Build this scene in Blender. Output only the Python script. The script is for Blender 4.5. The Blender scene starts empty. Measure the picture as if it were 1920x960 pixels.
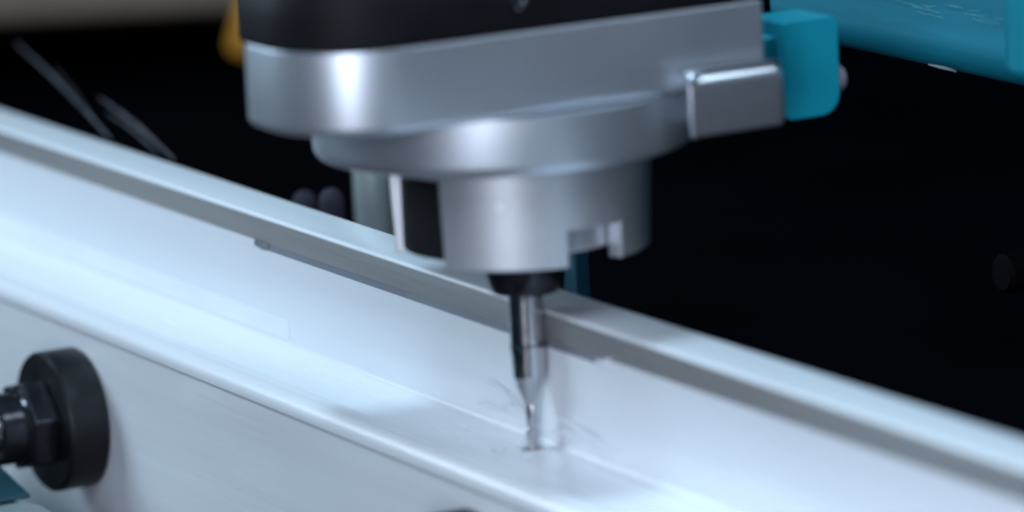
import bpy, bmesh, math, random
from math import sin, cos, pi, radians
from mathutils import Vector, Matrix

random.seed(7)
MM = 0.001
scene = bpy.context.scene
col = scene.collection

# ------------------------------------------------------------------ camera
# world: X runs along the aluminium profile, Y across it, Z up; origin = cutter tip
PITCH, YAW, ROLL = radians(11.5), radians(28.1), radians(2.9)
fwd = Vector((-cos(YAW) * cos(PITCH), sin(YAW) * cos(PITCH), -sin(PITCH)))
rgt = fwd.cross(Vector((0, 0, 1))).normalized()
upv = rgt.cross(fwd)
r2 = rgt * cos(ROLL) - upv * sin(ROLL)
u2 = rgt * sin(ROLL) + upv * cos(ROLL)
cam_d = bpy.data.cameras.new('camera')
cam = bpy.data.objects.new('camera', cam_d)
col.objects.link(cam)
M = Matrix.Identity(4)
for i in range(3):
    M[i][0], M[i][1], M[i][2] = r2[i], u2[i], -fwd[i]
M.translation = Vector((1022.8, -549.3, 279.0)) * MM
cam.matrix_world = M
cam_d.sensor_width = 36.0
cam_d.lens = 36.0 * 9668 / 1920
cam_d.clip_start, cam_d.clip_end = 0.05, 20
cam_d.dof.use_dof = True
cam_d.dof.focus_distance = 1.258
cam_d.dof.aperture_fstop = 8.5
scene.camera = cam

# ------------------------------------------------------------------ light
w = bpy.data.worlds.new('World')
scene.world = w
w.use_nodes = True
w.node_tree.nodes['Background'].inputs[0].default_value = (0.16, 0.30, 0.55, 1)
w.node_tree.nodes['Background'].inputs[1].default_value = 0.07


def area(name, loc, target, size, power, colr, size_y=None):
    d = bpy.data.lights.new(name, 'AREA')
    d.energy, d.color, d.size = power, colr, size
    if size_y:
        d.shape, d.size_y = 'RECTANGLE', size_y
    o = bpy.data.objects.new(name, d)
    col.objects.link(o)
    o.location = Vector(loc)
    o.rotation_euler = (Vector(target) - Vector(loc)).to_track_quat('-Z', 'Y').to_euler()
    return o


area('work_lamp_overhead', (-0.06, -0.06, 0.85), (-0.03, 0, 0), 0.13, 4.3, (0.58, 0.84, 1.0))
area('work_lamp_side', (-0.66, -0.52, 0.36), (-0.25, 0, 0.0), 0.36, 4.9, (0.66, 0.86, 1.0))
area('work_lamp_front', (0.66, -0.50, 0.70), (0, 0, 0.07), 0.36, 4.0, (0.74, 0.85, 1.0))
area('work_lamp_camera', (0.80, -0.70, 0.26), (0, 0, 0.07), 0.34, 3.8, (0.80, 0.87, 1.0))
area('work_lamp_low', (0.80, -0.72, 0.03), (0, 0, 0.05), 0.24, 1.7, (0.82, 0.88, 1.0))
area('arm_highlight_fill', (0.42, 0.34, 0.70), (0.03, 0.03, 0.08), 0.20, 1.6, (0.70, 0.87, 1.0))  # unseen lamp added for the arm's top highlight and lighter teal
scene.view_settings.view_transform = 'Standard'
scene.view_settings.look = 'None'
scene.view_settings.exposure = 0.0
scene.view_settings.gamma = 1.0
scene.cycles.use_denoising = True
scene.cycles.filter_width = 1.8
scene.cycles.max_bounces = 8


# ------------------------------------------------------------------ materials
def mat(name, rgb, rough=0.5, metal=0.0, var=0.08, scale=60.0, bump=0.0, bscale=900.0,
        stretch=(1, 1, 1), coat=0.0, spec=0.5):
    m = bpy.data.materials.new(name)
    m.use_nodes = True
    nt = m.node_tree
    b = nt.nodes['Principled BSDF']
    b.inputs['Metallic'].default_value = metal
    b.inputs['Specular IOR Level'].default_value = spec
    b.inputs['Coat Weight'].default_value = coat
    tc = nt.nodes.new('ShaderNodeTexCoord')
    mp = nt.nodes.new('ShaderNodeMapping')
    mp.inputs['Scale'].default_value = stretch
    nt.links.new(tc.outputs['Object'], mp.inputs['Vector'])
    n = nt.nodes.new('ShaderNodeTexNoise')
    n.inputs['Scale'].default_value = scale
    n.inputs['Detail'].default_value = 5
    nt.links.new(mp.outputs[0], n.inputs['Vector'])
    cr = nt.nodes.new('ShaderNodeValToRGB')
    cr.color_ramp.elements[0].position = 0.3
    cr.color_ramp.elements[1].position = 0.7
    cr.color_ramp.elements[0].color = [max(0, c * (1 - var)) for c in rgb] + [1]
    cr.color_ramp.elements[1].color = [min(1, c * (1 + var)) for c in rgb] + [1]
    nt.links.new(n.outputs['Fac'], cr.inputs[0])
    nt.links.new(cr.outputs[0], b.inputs['Base Color'])
    mr = nt.nodes.new('ShaderNodeMapRange')
    mr.inputs['To Min'].default_value = max(0.02, rough - 0.06)
    mr.inputs['To Max'].default_value = min(1, rough + 0.06)
    nt.links.new(n.outputs['Fac'], mr.inputs['Value'])
    nt.links.new(mr.outputs[0], b.inputs['Roughness'])
    if bump:
        n2 = nt.nodes.new('ShaderNodeTexNoise')
        n2.inputs['Scale'].default_value = bscale
        n2.inputs['Detail'].default_value = 3
        nt.links.new(mp.outputs[0], n2.inputs['Vector'])
        bp = nt.nodes.new('ShaderNodeBump')
        bp.inputs['Strength'].default_value = bump
        bp.inputs['Distance'].default_value = 0.0004
        nt.links.new(n2.outputs['Fac'], bp.inputs['Height'])
        nt.links.new(bp.outputs[0], b.inputs['Normal'])
    return m


WHITE = mat('white_coated_aluminium', (0.69, 0.72, 0.77), 0.26, 0.0, 0.10, 34, 0.22, 420, (0.05, 1, 1))
FILM = mat('white_protective_film', (0.71, 0.745, 0.79), 0.34, 0.0, 0.03, 30)
BARE = mat('bare_milled_aluminium', (0.42, 0.41, 0.41), 0.42, 0.65, 0.22, 60, 0.35, 700, (0.06, 1, 1))
GROOVE = mat('groove_shade_and_burr', (0.17, 0.18, 0.22), 0.6, 0.0, 0.25, 80, 0, 1, (0.2, 1, 1))  # dark tone stands for shade in the groove; also on burrs
SILVER = mat('satin_silver_casting', (0.58, 0.63, 0.70), 0.41, 0.82, 0.04, 25, 0.05, 1600)
NOSE = mat('matt_silver_casting', (0.62, 0.65, 0.70), 0.42, 0.75, 0.07, 45, 0.12, 1400)
GLOSS = mat('polished_silver_casting', (0.60, 0.64, 0.70), 0.30, 0.85, 0.05, 30)
BLACK = mat('black_cover_plastic', (0.008, 0.008, 0.011), 0.55, 0.0, 0.3, 40, spec=0.1)
RUBBER = mat('black_rubber', (0.006, 0.007, 0.009), 0.40, 0.0, 0.6, 90, 0.2, 700, spec=0.3)
OXIDE = mat('black_oxide_steel', (0.030, 0.030, 0.038), 0.22, 0.7, 0.3, 140, 0.1, 900)
STEEL = mat('polished_carbide', (0.52, 0.52, 0.54), 0.20, 1.0, 0.12, 120, 0.05, 600)
CHROME = mat('bright_steel', (0.68, 0.69, 0.70), 0.14, 1.0, 0.05, 90)
TEAL = mat('teal_machine_paint', (0.006, 0.26, 0.36), 0.38, 0.0, 0.10, 40, 0.05, 700)
TEALSTREAK = mat('teal_scuffed_paint', (0.004, 0.17, 0.25), 0.42, 0.0, 0.25, 90, 0.2, 400, (0.12, 1, 1))
GREYP = mat('grey_machine_paint', (0.21, 0.15, 0.11), 0.55, 0.0, 0.1, 20)
PALE = mat('pale_zinc_plating', (0.52, 0.60, 0.62), 0.35, 0.6, 0.08, 60)
DARKBLUE = mat('dark_blue_paint', (0.004, 0.055, 0.10), 0.5, 0.0, 0.2, 60)
ORANGE = mat('orange_plastic', (0.46, 0.20, 0.015), 0.6, 0.0, 0.08, 60)
DARK = mat('dark_machine_interior', (0.0010, 0.0013, 0.0030), 0.8, 0.0, 0.4, 12, spec=0.02)
CHIPS = mat('aluminium_shaving', (0.62, 0.63, 0.66), 0.3, 0.9, 0.1, 200)
SCUFF = mat('scuffed_teal_edge', (0.02, 0.20, 0.27), 0.5, 0.0, 0.3, 200)
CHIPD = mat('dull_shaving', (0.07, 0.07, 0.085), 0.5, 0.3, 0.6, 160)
KNOB = mat('violet_grey_knob', (0.0016, 0.0015, 0.0032), 0.7, 0, 0.2, 90, spec=0.05)
PIN = mat('dull_steel_pin', (0.035, 0.033, 0.05), 0.7, 0.0, 0.2, 90, spec=0.1)
DTEAL = mat('dark_teal_paint', (0.002, 0.035, 0.05), 0.5, 0.0, 0.15, 60)
BOLT = mat('dull_bolt', (0.16, 0.15, 0.19), 0.6, 0.2, 0.2, 90, spec=0.2)
WDOT = mat('white_dot', (0.9, 0.93, 0.96), 0.3, 0.0, 0.02, 100)


# ------------------------------------------------------------------ helpers (all lengths in mm)
def link(name, bm, m, parent=None, smooth=30, bevel=0, seg=3):
    me = bpy.data.meshes.new(name)
    bmesh.ops.recalc_face_normals(bm, faces=bm.faces)
    bm.to_mesh(me)
    bm.free()
    me.transform(Matrix.Scale(MM, 4))
    me.materials.append(m)
    o = bpy.data.objects.new(name, me)
    col.objects.link(o)
    if smooth:
        for p in me.polygons:
            p.use_smooth = True
        if not bevel:
            me.set_sharp_from_angle(angle=radians(smooth))
    if bevel:
        md = o.modifiers.new('bevel', 'BEVEL')
        md.width, md.segments, md.limit_method, md.angle_limit = bevel * MM, seg, 'ANGLE', radians(35)
        md.harden_normals = True
    if parent:
        o.parent = parent
    return o


def thing(name, label, cat, loc=(0, 0, 0), group=None):
    o = bpy.data.objects.new(name, None)
    o.empty_display_size = 0.01
    o.location = Vector(loc) * MM
    col.objects.link(o)
    tag(o, label, cat, group)
    return o


def tag(o, label, cat, group=None, kind=None):
    o['label'] = label
    o['category'] = cat
    if group:
        o['group'] = group
    if kind:
        o['kind'] = kind
    return o


def attach(o, parent):
    """parent without moving the part"""
    o.parent = parent
    o.location = -parent.location
    return o


def box(x0, x1, y0, y1, z0, z1, bm=None):
    bm = bm or bmesh.new()
    v = [bm.verts.new((x, y, z)) for z in (z0, z1) for y in (y0, y1) for x in (x0, x1)]
    for f in ((0, 2, 3, 1), (4, 5, 7, 6), (0, 1, 5, 4), (2, 6, 7, 3), (0, 4, 6, 2), (1, 3, 7, 5)):
        bm.faces.new([v[i] for i in f])
    return bm


def lathe(prof, cx=0, cy=0, n=96, axis='Z', bm=None):
    """prof: (radius, height) from one end to the other; radius 0 closes to a point"""
    bm = bm or bmesh.new()
    rings = []
    for r, h in prof:
        ring = []
        for k in range(1 if r == 0 else n):
            a = 2 * pi * k / n
            if axis == 'Z':
                ring.append(bm.verts.new((cx + r * cos(a), cy + r * sin(a), h)))
            else:                      # axis Y: cx, cy = x, z of the axis
                ring.append(bm.verts.new((cx + r * cos(a), h, cy + r * sin(a))))
        rings.append(ring)
    for a, b in zip(rings, rings[1:]):
        for k in range(n):
            k2 = (k + 1) % n
            if len(a) == 1 and len(b) == 1:
                continue
            if len(a) == 1:
                bm.faces.new((a[0], b[k], b[k2]))
            elif len(b) == 1:
                bm.faces.new((a[k], a[k2], b[0]))
            else:
                bm.faces.new((a[k], a[k2], b[k2], b[k]))
    return bm


def fillet(p0, p1, p2, r, n=6):
    """round the corner p1 of the polyline p0-p1-p2 (2D)"""
    a = Vector((p0[0] - p1[0], p0[1] - p1[1])).normalized()
    b = Vector((p2[0] - p1[0], p2[1] - p1[1])).normalized()
    ang = a.angle(b)
    t = r / math.tan(ang / 2)
    c = Vector(p1) + (a + b).normalized() * (r / sin(ang / 2))
    s, e = Vector(p1) + a * t, Vector(p1) + b * t
    out = []
    a0 = math.atan2(s.y - c.y, s.x - c.x)
    a1 = math.atan2(e.y - c.y, e.x - c.x)
    d = (a1 - a0 + pi) % (2 * pi) - pi
    for i in range(n + 1):
        q = a0 + d * i / n
        out.append((c.x + r * cos(q), c.y + r * sin(q)))
    return out


def round_poly(pts, rad, n=8, closed=True):
    out = []
    N = len(pts)
    for i, p in enumerate(pts):
        r = rad[i] if isinstance(rad, (list, tuple)) else rad
        if r <= 0 or (not closed and i in (0, N - 1)):
            out.append(p)
        else:
            out += fillet(pts[i - 1], p, pts[(i + 1) % N], r, n)
    return out


def prism(pts, h0, h1, axis='Z', bm=None, steps=1):
    """extrude a closed 2D outline; axis Z: pts=(x,y); axis X: pts=(y,z); axis Y: pts=(x,z)"""
    bm = bm or bmesh.new()

    def P(p, h):
        return {'Z': (p[0], p[1], h), 'X': (h, p[0], p[1]), 'Y': (p[0], h, p[1])}[axis]
    rings = [[bm.verts.new(P(p, h0 + (h1 - h0) * s / steps)) for p in pts] for s in range(steps + 1)]
    n = len(pts)
    for a, b in zip(rings, rings[1:]):
        for i in range(n):
            j = (i + 1) % n
            bm.faces.new((a[i], a[j], b[j], b[i]))
    bm.faces.new(rings[0][::-1])
    bm.faces.new(rings[-1])
    return bm


def bevel_slab(pts, z0, z1, c, n=4, ct=None):
    """outline slab with rounded top and bottom rims of radius c (convex outline)"""
    bm = bmesh.new()
    ct = ct or c
    # outward normals per vertex
    N = len(pts)
    area2 = sum(pts[i][0] * pts[(i + 1) % N][1] - pts[(i + 1) % N][0] * pts[i][1] for i in range(N))
    sg = 1 if area2 > 0 else -1
    nor = []
    for i in range(N):
        d = Vector(pts[(i + 1) % N]) - Vector(pts[i - 1])
        nor.append(Vector((d.y, -d.x)).normalized() * sg)
    levels = []
    for k in range(n + 1):
        a = pi / 2 * k / n
        levels.append((c * (1 - sin(a)), z0 + c * (1 - cos(a))))
    for k in range(n + 1):
        a = pi / 2 * k / n
        levels.append((ct * (1 - cos(a)), z1 - ct * (1 - sin(a))))
    rings = []
    for ins, z in levels:
        rings.append([bm.verts.new((p[0] - q.x * ins, p[1] - q.y * ins, z)) for p, q in zip(pts, nor)])
    for a, b in zip(rings, rings[1:]):
        for i in range(N):
            j = (i + 1) % N
            bm.faces.new((a[i], a[j], b[j], b[i]))
    bm.faces.new(rings[0][::-1])
    bm.faces.new(rings[-1])
    return bm


def ribbon(pts, width, thick=0.12, side=Vector((0, 0, 1)), bm=None):
    """thin curled strip through 3D points, with real thickness"""
    bm = bm or bmesh.new()
    pts = [Vector(p) for p in pts]
    rings = []
    for i, p in enumerate(pts):
        t = (pts[min(i + 1, len(pts) - 1)] - pts[max(i - 1, 0)]).normalized()
        s = (side - t * side.dot(t)).normalized()
        nrm = t.cross(s).normalized()
        wd = width * (0.35 + 0.65 * sin(pi * (i + 0.6) / (len(pts) + 0.2)))
        rings.append([bm.verts.new(p + s * a * wd / 2 + nrm * b * thick / 2)
                      for a, b in ((-1, -1), (1, -1), (1, 1), (-1, 1))])
    for a, b in zip(rings, rings[1:]):
        for i in range(4):
            j = (i + 1) % 4
            bm.faces.new((a[i], a[j], b[j], b[i]))
    bm.faces.new(rings[0][::-1])
    bm.faces.new(rings[-1])
    return bm


# ------------------------------------------------------------------ setting
o = link('machine_bed', box(-1500, 700, -500, 900, -120, -62), DARK, smooth=0)
o['kind'] = 'structure'
o = link('enclosure_wall', box(-1500, 700, 900, 930, -120, 700), DARK, smooth=0)
o['kind'] = 'structure'
o = link('enclosure_side', box(-1530, -1500.5, -500, 930, -120, 700), DARK, smooth=0)
o['kind'] = 'structure'

# ------------------------------------------------------------------ the aluminium profile
X0, X1 = -560, 330
prof = thing('aluminium_profile', 'long white aluminium profile lying diagonally under the milling cutter',
             'aluminium profile', (0, 0, -62))


def part(name, bm, m, parent=prof, **k):
    return attach(link(name, bm, m, None, **k), parent)


# rear wall with its top rim; the inner face is the white milled web
rear = round_poly([(-0.9, 25.25), (-1.5, 32.2), (13.4, 32.2), (13.4, 28.5), (5.0, 25.25)], [0, 0.8, 1.6, 0, 0], 6)
part('top_rim', prism(rear, X0, X1, 'X'), WHITE, smooth=25)
# bare aluminium band on the inner side of the rim, 0.15 mm proud
band = [(-1.3, 25.22), (-1.3, 27.0), (-1.4, 28.8), (-1.62, 30.4), (-1.75, 31.3), (-1.3, 31.4), (-0.8, 28.0), (-0.8, 25.22)]
part('bare_band', prism(band, X0, X1, 'X'), BARE, smooth=50)
# shallow groove under the band, shade put into its colour: only along part of the length
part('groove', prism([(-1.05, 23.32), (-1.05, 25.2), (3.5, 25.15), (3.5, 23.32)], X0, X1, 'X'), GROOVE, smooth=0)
bmw = prism([(-1.2, 0.4), (-1.2, 23.3), (4.0, 23.3), (4.0, 0.4)], X0, X1, 'X')
part('inner_wall', bmw, WHITE, smooth=0)
for a, b in ((X0, -138.5), (36.5, X1)):
    part('wall_edge', prism([(-1.2, 23.33), (-1.2, 25.0), (-1.15, 25.18), (-1.07, 25.18), (-1.07, 23.33)], a, b, 'X'),
         WHITE, smooth=0)
part('rear_wall', box(X0, X1, 5.2, 13.2, -62, 25.0), WHITE, smooth=0)
floor = [(-23.35, 0.0), (-3.0, 0.0)] + fillet((-24, 0), (-1.25, 0), (-1.25, 24), 1.6, 5)[1:] + [(4, 1.6), (4, -3.2), (-23.35, -3.2)]
part('channel_floor', prism(floor, X0, X1, 'X'), WHITE, smooth=25)
lip = round_poly([(-23.4, -3.2), (-23.4, 2.5), (-30.6, 2.5), (-30.6, -3.2)], [0, 2.2, 3.9, 1.2], 10)
part('front_lip', prism(lip, X0, X1, 'X'), WHITE, smooth=25)
part('front_wall', box(X0, X1, -29.6, -25.0, -62, -3.25), WHITE, smooth=0)
# film left on the foot of the inner wall
fm = prism([(-1.22, 1.7), (-1.22, 7.0), (-1.25, 7.0), (-1.33, 1.7)], X0, -125, 'X')
part('film_strip', fm, FILM, smooth=0)

# ragged burrs at the groove ends
for x0, dx in ((36.0, 1), (-138.0, -1)):
    for k in range(7):
        x = x0 + dx * random.uniform(-2, 7)
        z = 24.0 + random.uniform(-0.3, 0.9)
        q = [(x, -1.25, z), (x + random.uniform(0.6, 1.6), -1.7 - random.random() * 0.6, z + random.uniform(0.1, 0.8)),
             (x + random.uniform(1.5, 3.2), -1.35, z + random.uniform(-0.6, 0.9))]
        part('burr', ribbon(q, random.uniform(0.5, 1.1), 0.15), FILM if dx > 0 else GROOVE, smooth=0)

part('cut_burr', lathe([(1.75, 0.02), (1.9, 0.30), (2.3, 0.36), (2.9, 0.02)], 10.3, -5.8, 40), BARE, smooth=60)

# ------------------------------------------------------------------ spindle head
head = thing('spindle_head', 'silver spindle head with black top cover above the white profile', 'milling head', (10.3, -5.6, 47.4))


def hpart(name, bm, m, parent=head, **k):
    o = attach(link(name, bm, m, None, **k), parent)
    o.location = Vector((0, 0, -45)) * MM      # parts are drawn from the cutter tip's height
    return o


plate = round_poly([(37.5, -69), (37.5, 43.5), (-30, 43.5), (-30, -40), (2, -69)], [23, 1.0, 2, 14, 16], 20)
hp = hpart('housing', bevel_slab(plate, 82, 100.6, 1.9, 6, 0.4), SILVER, smooth=40)
cover = round_poly([(37.4, -69.2), (37.4, 43.0), (-60, 43.0), (-60, -40), (2, -69.2)], [23, 1.0, 3, 14, 16], 20)
cv = hpart('top_cover', bevel_slab(cover, 100.7, 122, 0.4, 6, 15), BLACK, smooth=40)
sc = link('cover_screw', lathe([(0, 36.3), (1.9, 36.3), (1.9, 37.4), (1.5, 37.9), (0.9, 37.9), (0.9, 37.2), (0, 37.2)],
                               0, 0, 24, 'Y'), CHROME)
sc.parent = cv
sc.rotation_euler = (0, 0, -pi / 2)
sc.location = Vector((0.9, -18.2, 107.8)) * MM
FX, FY = -1.4, -2.8
hpart('flange', lathe([(0, 68.8), (41.6, 68.8), (42.6, 69.2), (43.2, 70.2), (43.4, 71.6), (43.4, 81.9), (0, 81.9)], FX, FY, 160), SILVER)

# nose: ring wall with a tall window and a short notch in its lower rim (polar cells)
A = lambda d: radians(d)
CAMAZ = -28.1


def polar_shell(r_out, r_in, angs, zs, present):
    bm = bmesh.new()
    cache = {}

    def V(rk, i, j):
        i %= len(angs)
        key = (rk, i, j)
        if key not in cache:
            rr = r_out(zs[j]) if rk else r_in
            cache[key] = bm.verts.new((rr * cos(angs[i]), rr * sin(angs[i]), zs[j]))
        return cache[key]
    n, m = len(angs), len(zs) - 1
    P = lambda i, j: 0 <= j < m and present(i % n, j)
    for i in range(n):
        for j in range(m):
            if not P(i, j):
                continue
            bm.faces.new((V(1, i, j), V(1, i + 1, j), V(1, i + 1, j + 1), V(1, i, j + 1)))
            bm.faces.new((V(0, i, j), V(0, i, j + 1), V(0, i + 1, j + 1), V(0, i + 1, j)))
            if not P(i, j - 1):
                bm.faces.new((V(1, i, j), V(0, i, j), V(0, i + 1, j), V(1, i + 1, j)))
            if not P(i, j + 1):
                bm.faces.new((V(1, i, j + 1), V(1, i + 1, j + 1), V(0, i + 1, j + 1), V(0, i, j + 1)))
            if not P(i - 1, j):
                bm.faces.new((V(1, i, j), V(1, i, j + 1), V(0, i, j + 1), V(0, i, j)))
            if not P(i + 1, j):
                bm.faces.new((V(1, i + 1, j), V(0, i + 1, j), V(0, i + 1, j + 1), V(1, i + 1, j + 1)))
    return bm


angs = [A(k * 2.0) for k in range(180)]
zs = [45.0, 48.0, 53.4, 56.0, 60.0, 65.2, 68.7]


def in_arc(i, a0, a1):
    mid = math.degrees(angs[i]) + 1.0
    return ((mid - a0) % 360) < ((a1 - a0) % 360)


WIN = (CAMAZ - 89, CAMAZ - 38)
NOT = (CAMAZ + 21, CAMAZ + 49)


def present(i, j):
    if in_arc(i, *WIN) and j < 5:
        return False
    if in_arc(i, *NOT) and j < 2:
        return False
    return True


nz = hpart('nose', polar_shell(lambda z: 29.0 + (z - 45) * 0.045, 25.5, angs, zs, present), NOSE, smooth=30, bevel=0.35, seg=2)
core = link('inner_sleeve', lathe([(0, 47.4), (24.4, 47.4), (25.0, 48.0), (25.0, 68.6), (0, 68.6)], 0, 0, 96), NOSE)
core.parent = nz
# black insert closing the window a little below the surface
bmi = bmesh.new()
a0, a1 = WIN[0] - 1.0, WIN[1] + 1.0
prev = None
ins = []
for k in range(25):
    a = radians(a0 + (a1 - a0) * k / 24)
    ins.append((27.2 * cos(a), 27.2 * sin(a)))
for k in range(24, -1, -1):
    a = radians(a0 + (a1 - a0) * k / 24)
    ins.append((25.52 * cos(a), 25.52 * sin(a)))
iw = link('window_insert', prism(ins, 46.6, 65.1, 'Z'), BLACK, smooth=30)
iw.parent = nz
ad = radians(CAMAZ - 9)
dot = link('nose_dot', lathe([(0, 0.25), (1.2, 0.25), (1.2, -0.6), (0, -0.6)], 0, 0, 20, 'Y'), WDOT)  # small white disc set into the nose wall
dot.parent = nz
dot.rotation_euler = (0, 0, ad - pi / 2)
dot.location = Vector((29.66 * cos(ad), 29.66 * sin(ad), 60.0)) * MM
hpart('collet_nut', lathe([(0, 34.4), (7.0, 34.4), (8.0, 34.9), (8.5, 35.9), (9.0, 38.2), (9.2, 40.0), (9.2, 47.3), (0, 47.3)], 0, 0, 64), OXIDE)

# clamp arm to the right of the flange, with the teal block behind it
arm_out = round_poly([(37.8, 24.5), (42.6, 20.0), (42.6, 46.2), (37.8, 46.2)], [0, 0.5, 3.0, 0.3], 8)
ao = hpart('clamp_arm', bevel_slab(arm_out, 72.6, 87.4, 1.2, 8, 4.2), GLOSS, smooth=50)
ab = hpart('arm_bridge', box(12, 37.9, 30, 45.9, 73.5, 81.5), SILVER, smooth=0, bevel=0.8)
tb = round_poly([(59.5, 69.0), (73.5, 69.0), (73.5, 91.4), (59.5, 91.4)], [1.0, 5.0, 0.8, 0.8], 8)
hb = hpart('mounting_block', prism(tb, 4, 20, 'X'), TEAL, smooth=35)
hpart('block_bridge', box(6, 16, 43.4, 59.6, 74, 88), TEAL, smooth=0, bevel=0.6)
bb = link('bolt_head', lathe([(0, 73.4), (3.2, 73.4), (3.2, 75.6), (2.6, 76.3), (0, 76.3)], 16.5, 76.4, 32, 'Y'), BOLT)
attach(bb, hb)
bb.location = (0, 0, 0)

# ------------------------------------------------------------------ cutter
cut = thing('milling_cutter', 'shiny steel milling cutter held in the black collet, tip on the profile', 'milling cutter', (10.3, -5.8, 2.4))


def cpart(name, bm, m):
    o = link(name, bm, m, cut)
    return o


cpart('shank', lathe([(0, 22.3), (3.7, 22.3), (4.0, 22.6), (4.0, 34.35), (0, 34.35)], 0, 0, 64), STEEL)


def fluted(z0, z1, r_of, depth_of, twist, n=72, m=40):
    bm = bmesh.new()
    rings = []
    for j in range(m + 1):
        z = z0 + (z1 - z0) * j / m
        R, dp = r_of(z), depth_of(z)
        ring = []
        for k in range(n):
            a = 2 * pi * k / n
            ph = (a * 2 - twist * z)
            c = max(0.0, cos(ph))
            ring.append(bm.verts.new((R * (1 - dp * c ** 0.8) * cos(a), R * (1 - dp * c ** 0.8) * sin(a), z)))
        rings.append(ring)
    for a, b in zip(rings, rings[1:]):
        for k in range(n):
            k2 = (k + 1) % n
            bm.faces.new((a[k], a[k2], b[k2], b[k]))
    bm.faces.new(rings[0][::-1])
    bm.faces.new(rings[-1])
    return bm


def r_body(z):
    if z > 15.0:
        return 4.2
    t = (z - 8.0) / 7.0
    return 1.3 + 2.9 * max(0, t) ** 0.85


cpart('flutes', fluted(8.0, 22.2, r_body, lambda z: 0.10 * min(1, (22.2 - z) / 3.0), 0.16), STEEL)
cpart('tip', fluted(-2.6, 7.95, lambda z: 1.3 if z > 2.6 else 1.55, lambda z: 0.2, 0.6, 48, 30), STEEL)

# ------------------------------------------------------------------ clamps pressing on the front wall
CL = ('clamps pressing on the front wall of the profile')


def clamp(cx, cz, label):
    t = thing('clamp_screw', label, 'clamp', (cx, -29.7, cz), CL)

    def P(name, bm, m, parent=t, **k):
        o = link(name, bm, m, None, **k)
        o.parent = parent
        return o
    # local: axis along -Y from the wall
    P('pad', lathe([(0, 0), (17.6, 0), (18.4, -0.8), (18.4, -10.4), (17.9, -11.1), (17.0, -11.3), (0, -11.3)], 0, 0, 128, 'Y'), RUBBER)
    hexp = [(12.6 * cos(radians(60 * k + 14)), 12.6 * sin(radians(60 * k + 14))) for k in range(6)]
    nut = P('hex_nut', prism(hexp, -11.35, -18.6, 'Y'), OXIDE, smooth=30, bevel=0.8, seg=2)
    P('washer_face', lathe([(0, -18.65), (10.4, -18.65), (10.2, -19.6), (0, -19.6)], 0, 0, 48, 'Y'), OXIDE, parent=nut)
    P('sleeve', lathe([(0, -19.65), (9.4, -19.65), (9.4, -25.6), (8.8, -26.3), (7.2, -26.3), (7.0, -24.5), (0, -24.5)], 0, 0, 64, 'Y'), OXIDE)
    th = [(0, -24.55)]
    y = -24.55
    while y > -70:
        th += [(5.5, y), (6.1, y - 0.45), (6.1, y - 0.6), (5.5, y - 1.05)]
        y -= 1.1
    th += [(0, y)]
    P('threaded_rod', lathe(th, 0, 0, 48, 'Y'), CHROME)
    P('bracket', box(-14, 14, -84, -70.5, -36, 16), TEAL, smooth=0, bevel=1.5)
    return t


clamp(-193.5, -26.0, 'black round clamp pad with hex nut at the left edge of the photo')
clamp(26.0, -25.6, 'second black clamp pad, only its top edge showing at the bottom of the photo')

# teal clamp foot low in the left corner
foot = thing('clamp_bracket', 'teal clamp bracket over a pale base plate in the lower left corner', 'clamp bracket', (-190, -60, -62))
attach(link('gusset', prism([(-260, -30), (-188, -34.0), (-169, -38.0), (-169, -39.0), (-178, -40.6), (-260, -41.5)], -66, -56, 'Y'),
            DTEAL, smooth=0, bevel=0.5), foot)
attach(link('base_plate', prism([(-260, -62), (-260, -41.7), (-178, -40.8), (-158, -38.2), (-146, -38.6), (-138, -44), (-136, -62)], -70, -58, 'Y'),
            PALE, smooth=0, bevel=0.8), foot)

# ------------------------------------------------------------------ machine parts behind
beam = thing('machine_gantry', 'teal gantry beam with scuff streaks at the upper right', 'machine beam', (-60, 120, 70))
bsec = round_poly([(120, 68.6), (120, 118), (158, 118), (158, 68.6)], [9, 1, 1, 5], 10)
bo = link('beam', prism(bsec, -85, 36, 'X'), TEALSTREAK, smooth=35)
attach(bo, beam)
cs = round_poly([(35, 106), (80, 106), (80, 170), (35, 170)], [10, 10, 4, 4], 10)
co = link('end_casting', bevel_slab(cs, 76, 125, 3), TEAL, smooth=40)
attach(co, beam)
bmr = bmesh.new()
for k in range(70):
    x = random.uniform(-56, 26)
    z = random.choice((84.5, 85.5, 92.5, 93.5)) + random.gauss(0, 0.7)
    l = random.uniform(3, 9)
    ribbon([(x, 119.95, z), (x + l * 0.5, 119.93, z + random.uniform(-0.3, 0.3)), (x + l, 119.95, z + random.uniform(-0.5, 0.5))],
           random.uniform(0.2, 0.55), 0.16, Vector((0, 0, 1)), bmr)
so = attach(link('scratches', bmr, SCUFF, smooth=0), beam)
so['kind'] = 'stuff'

p1 = lathe([(0, -62), (5.2, -62), (5.2, 78), (4.4, 79), (0, 79)], -218, 71, 48)
tag(link('guide_post', p1, PALE), 'pale upright post behind the profile, left of the spindle nose', 'post')
p2 = prism(round_poly([(-96, 62), (-88, 62), (-88, 66), (-96, 66)], 1.0, 5), -62, 34, 'Z')
tag(link('support_block', p2, DARKBLUE, smooth=40), 'dark blue upright block behind the cutter and profile', 'support block')

gb = prism(round_poly([(-18, -40), (18, -40), (18, 40), (-18, 40)], 5, 6), -260, 150, 'X')
g = link('machine_crosshead', gb, GREYP, smooth=40)
tag(g, 'blurred brown-grey machine beam crossing the top left corner', 'machine part')

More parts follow.
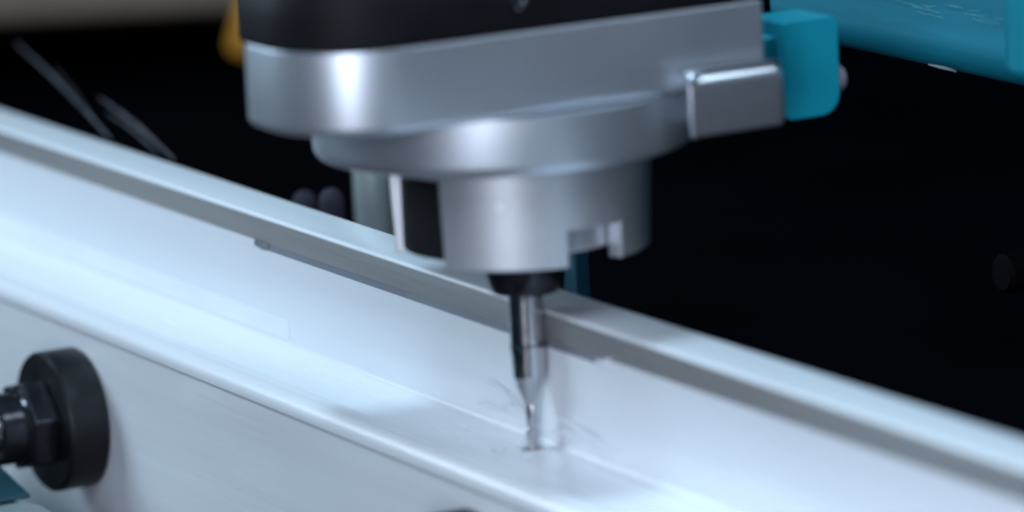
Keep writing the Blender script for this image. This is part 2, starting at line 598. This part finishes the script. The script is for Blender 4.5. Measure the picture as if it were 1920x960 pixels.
og = lathe([(0, -16), (6, -16), (7, -14), (7, 12), (5, 18), (0, 18)], 0, 0, 40)
g2 = link('orange_handle', og, ORANGE)
tag(g2, 'orange handle peeking out left of the black cover', 'handle')
g.location = Vector((-850, 325, 8)) * MM
g.rotation_euler = (0, 0, radians(62))
g2.location = Vector((-561, 202, 13)) * MM
g2.rotation_euler = (0, radians(22), radians(28))
for (x, y, zt, lb) in ((-197, 40, 24.5, 'left one of two dim short pins behind the rear rim, left of the pale post'),
                      (-180.5, 40, 27.5, 'right one of two dim short pins behind the rear rim, nearer the pale post')):
    pn = link('support_pin', lathe([(0, 0), (3.4, 0), (3.4, zt + 58), (3.0, zt + 60), (1.8, zt + 61.4), (0, zt + 62)], 0, 0, 32), PIN)
    pn.location = Vector((x, y, -62)) * MM
    tag(pn, lb, 'pin', 'pins behind the profile')
kn = link('round_knob', lathe([(0, 0), (4.2, 0), (5, -0.8), (5, -5), (4, -6), (0, -6)], 0, 0, 32, 'Y'), KNOB)
kn.location = Vector((-20, 150, 14.5)) * MM
tag(kn, 'dim violet-grey knob in the dark at the right edge', 'knob')

# ------------------------------------------------------------------ shavings and torn film
def shaving(name, pts, width, m, label, cat, side=Vector((0, 0, 1)), thick=0.1, group=None):
    base = Vector(pts[0])
    o = link(name, ribbon([Vector(p) - base for p in pts], width, thick, side), m, smooth=60)
    o.location = base * MM
    tag(o, label, cat, group)
    return o


def curl(p, q, amp, turns, n=26, up=Vector((0, 0, 1))):
    p, q = Vector(p), Vector(q)
    t = (q - p).normalized()
    s1 = up.cross(t).normalized()
    s2 = t.cross(s1)
    return [p + (q - p) * (k / n) + s1 * amp * sin(turns * 2 * pi * k / n) + s2 * amp * (1 - cos(turns * 2 * pi * k / n))
            for k in range(n + 1)]


GS = 'fine shavings standing up behind the profile'
for a, b, w_, lb in (((-364, 30, 46), (-262, 14.2, 32.6), 1.5, 'longest thin dull shaving in the dark behind the profile at far left'),
                     ((-337, 30, 42), (-266, 14.3, 32.6), 0.8, 'narrow dull shaving just beside the longest one at far left'),
                     ((-292, 24, 39.5), (-221, 14.2, 32.7), 1.7, 'wider pointed shaving rising highest over the rear rim of the profile'),
                     ((-283, 22, 36.6), (-232, 14.3, 32.6), 0.9, 'lower narrow pointed shaving nearest the spindle head behind the rear rim')):
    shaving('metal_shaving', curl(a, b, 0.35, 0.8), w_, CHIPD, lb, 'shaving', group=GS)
shaving('metal_shaving', curl((-11, 119, 71.4), (2, 118.5, 70.6), 0.3, 0.5), 0.7, CHIPS,
        'bright curved shaving clinging under the teal gantry beam', 'shaving')

bmc = bmesh.new()
for k in range(12):
    x, y = 10 + random.gauss(0, 14), random.uniform(-15, -4)
    a = random.uniform(0, 2 * pi)
    l = random.uniform(0.8, 2.4)
    ribbon([(x, y, 0.12), (x + l * 0.5 * cos(a), y + l * 0.5 * sin(a), 0.12 + random.uniform(0.2, 0.7)),
            (x + l * cos(a), y + l * sin(a), 0.14)], random.uniform(0.3, 0.8), 0.08, Vector((-sin(a), cos(a), 0.1)), bmc)
for (x, y, z, dx, dz, w_) in ((-14, -3.6, 11, 17, -5, 2.6), (-8, -4.2, 6, 13, 3, 2.0), (16, -3.4, 8.5, 24, -1.5, 1.6),
                               (17, -4.5, 4.5, 16, 2.2, 1.8), (-22, -2.6, 4, 14, 2, 1.5)):
    pts = [(x + dx * q / 12, y + 0.9 * sin(q * 0.6 + x), z + dz * q / 12 + 0.7 * sin(q * 0.5)) for q in range(13)]
    ribbon(pts, w_ * 0.55, 0.05, Vector((0.1, -0.35, 1)), bmc)
ch = link('metal_chips', bmc, FILM, smooth=60)
tag(ch, 'pale chips and curled wisps of swarf thrown up around the cutter tip', 'chips', kind='stuff')
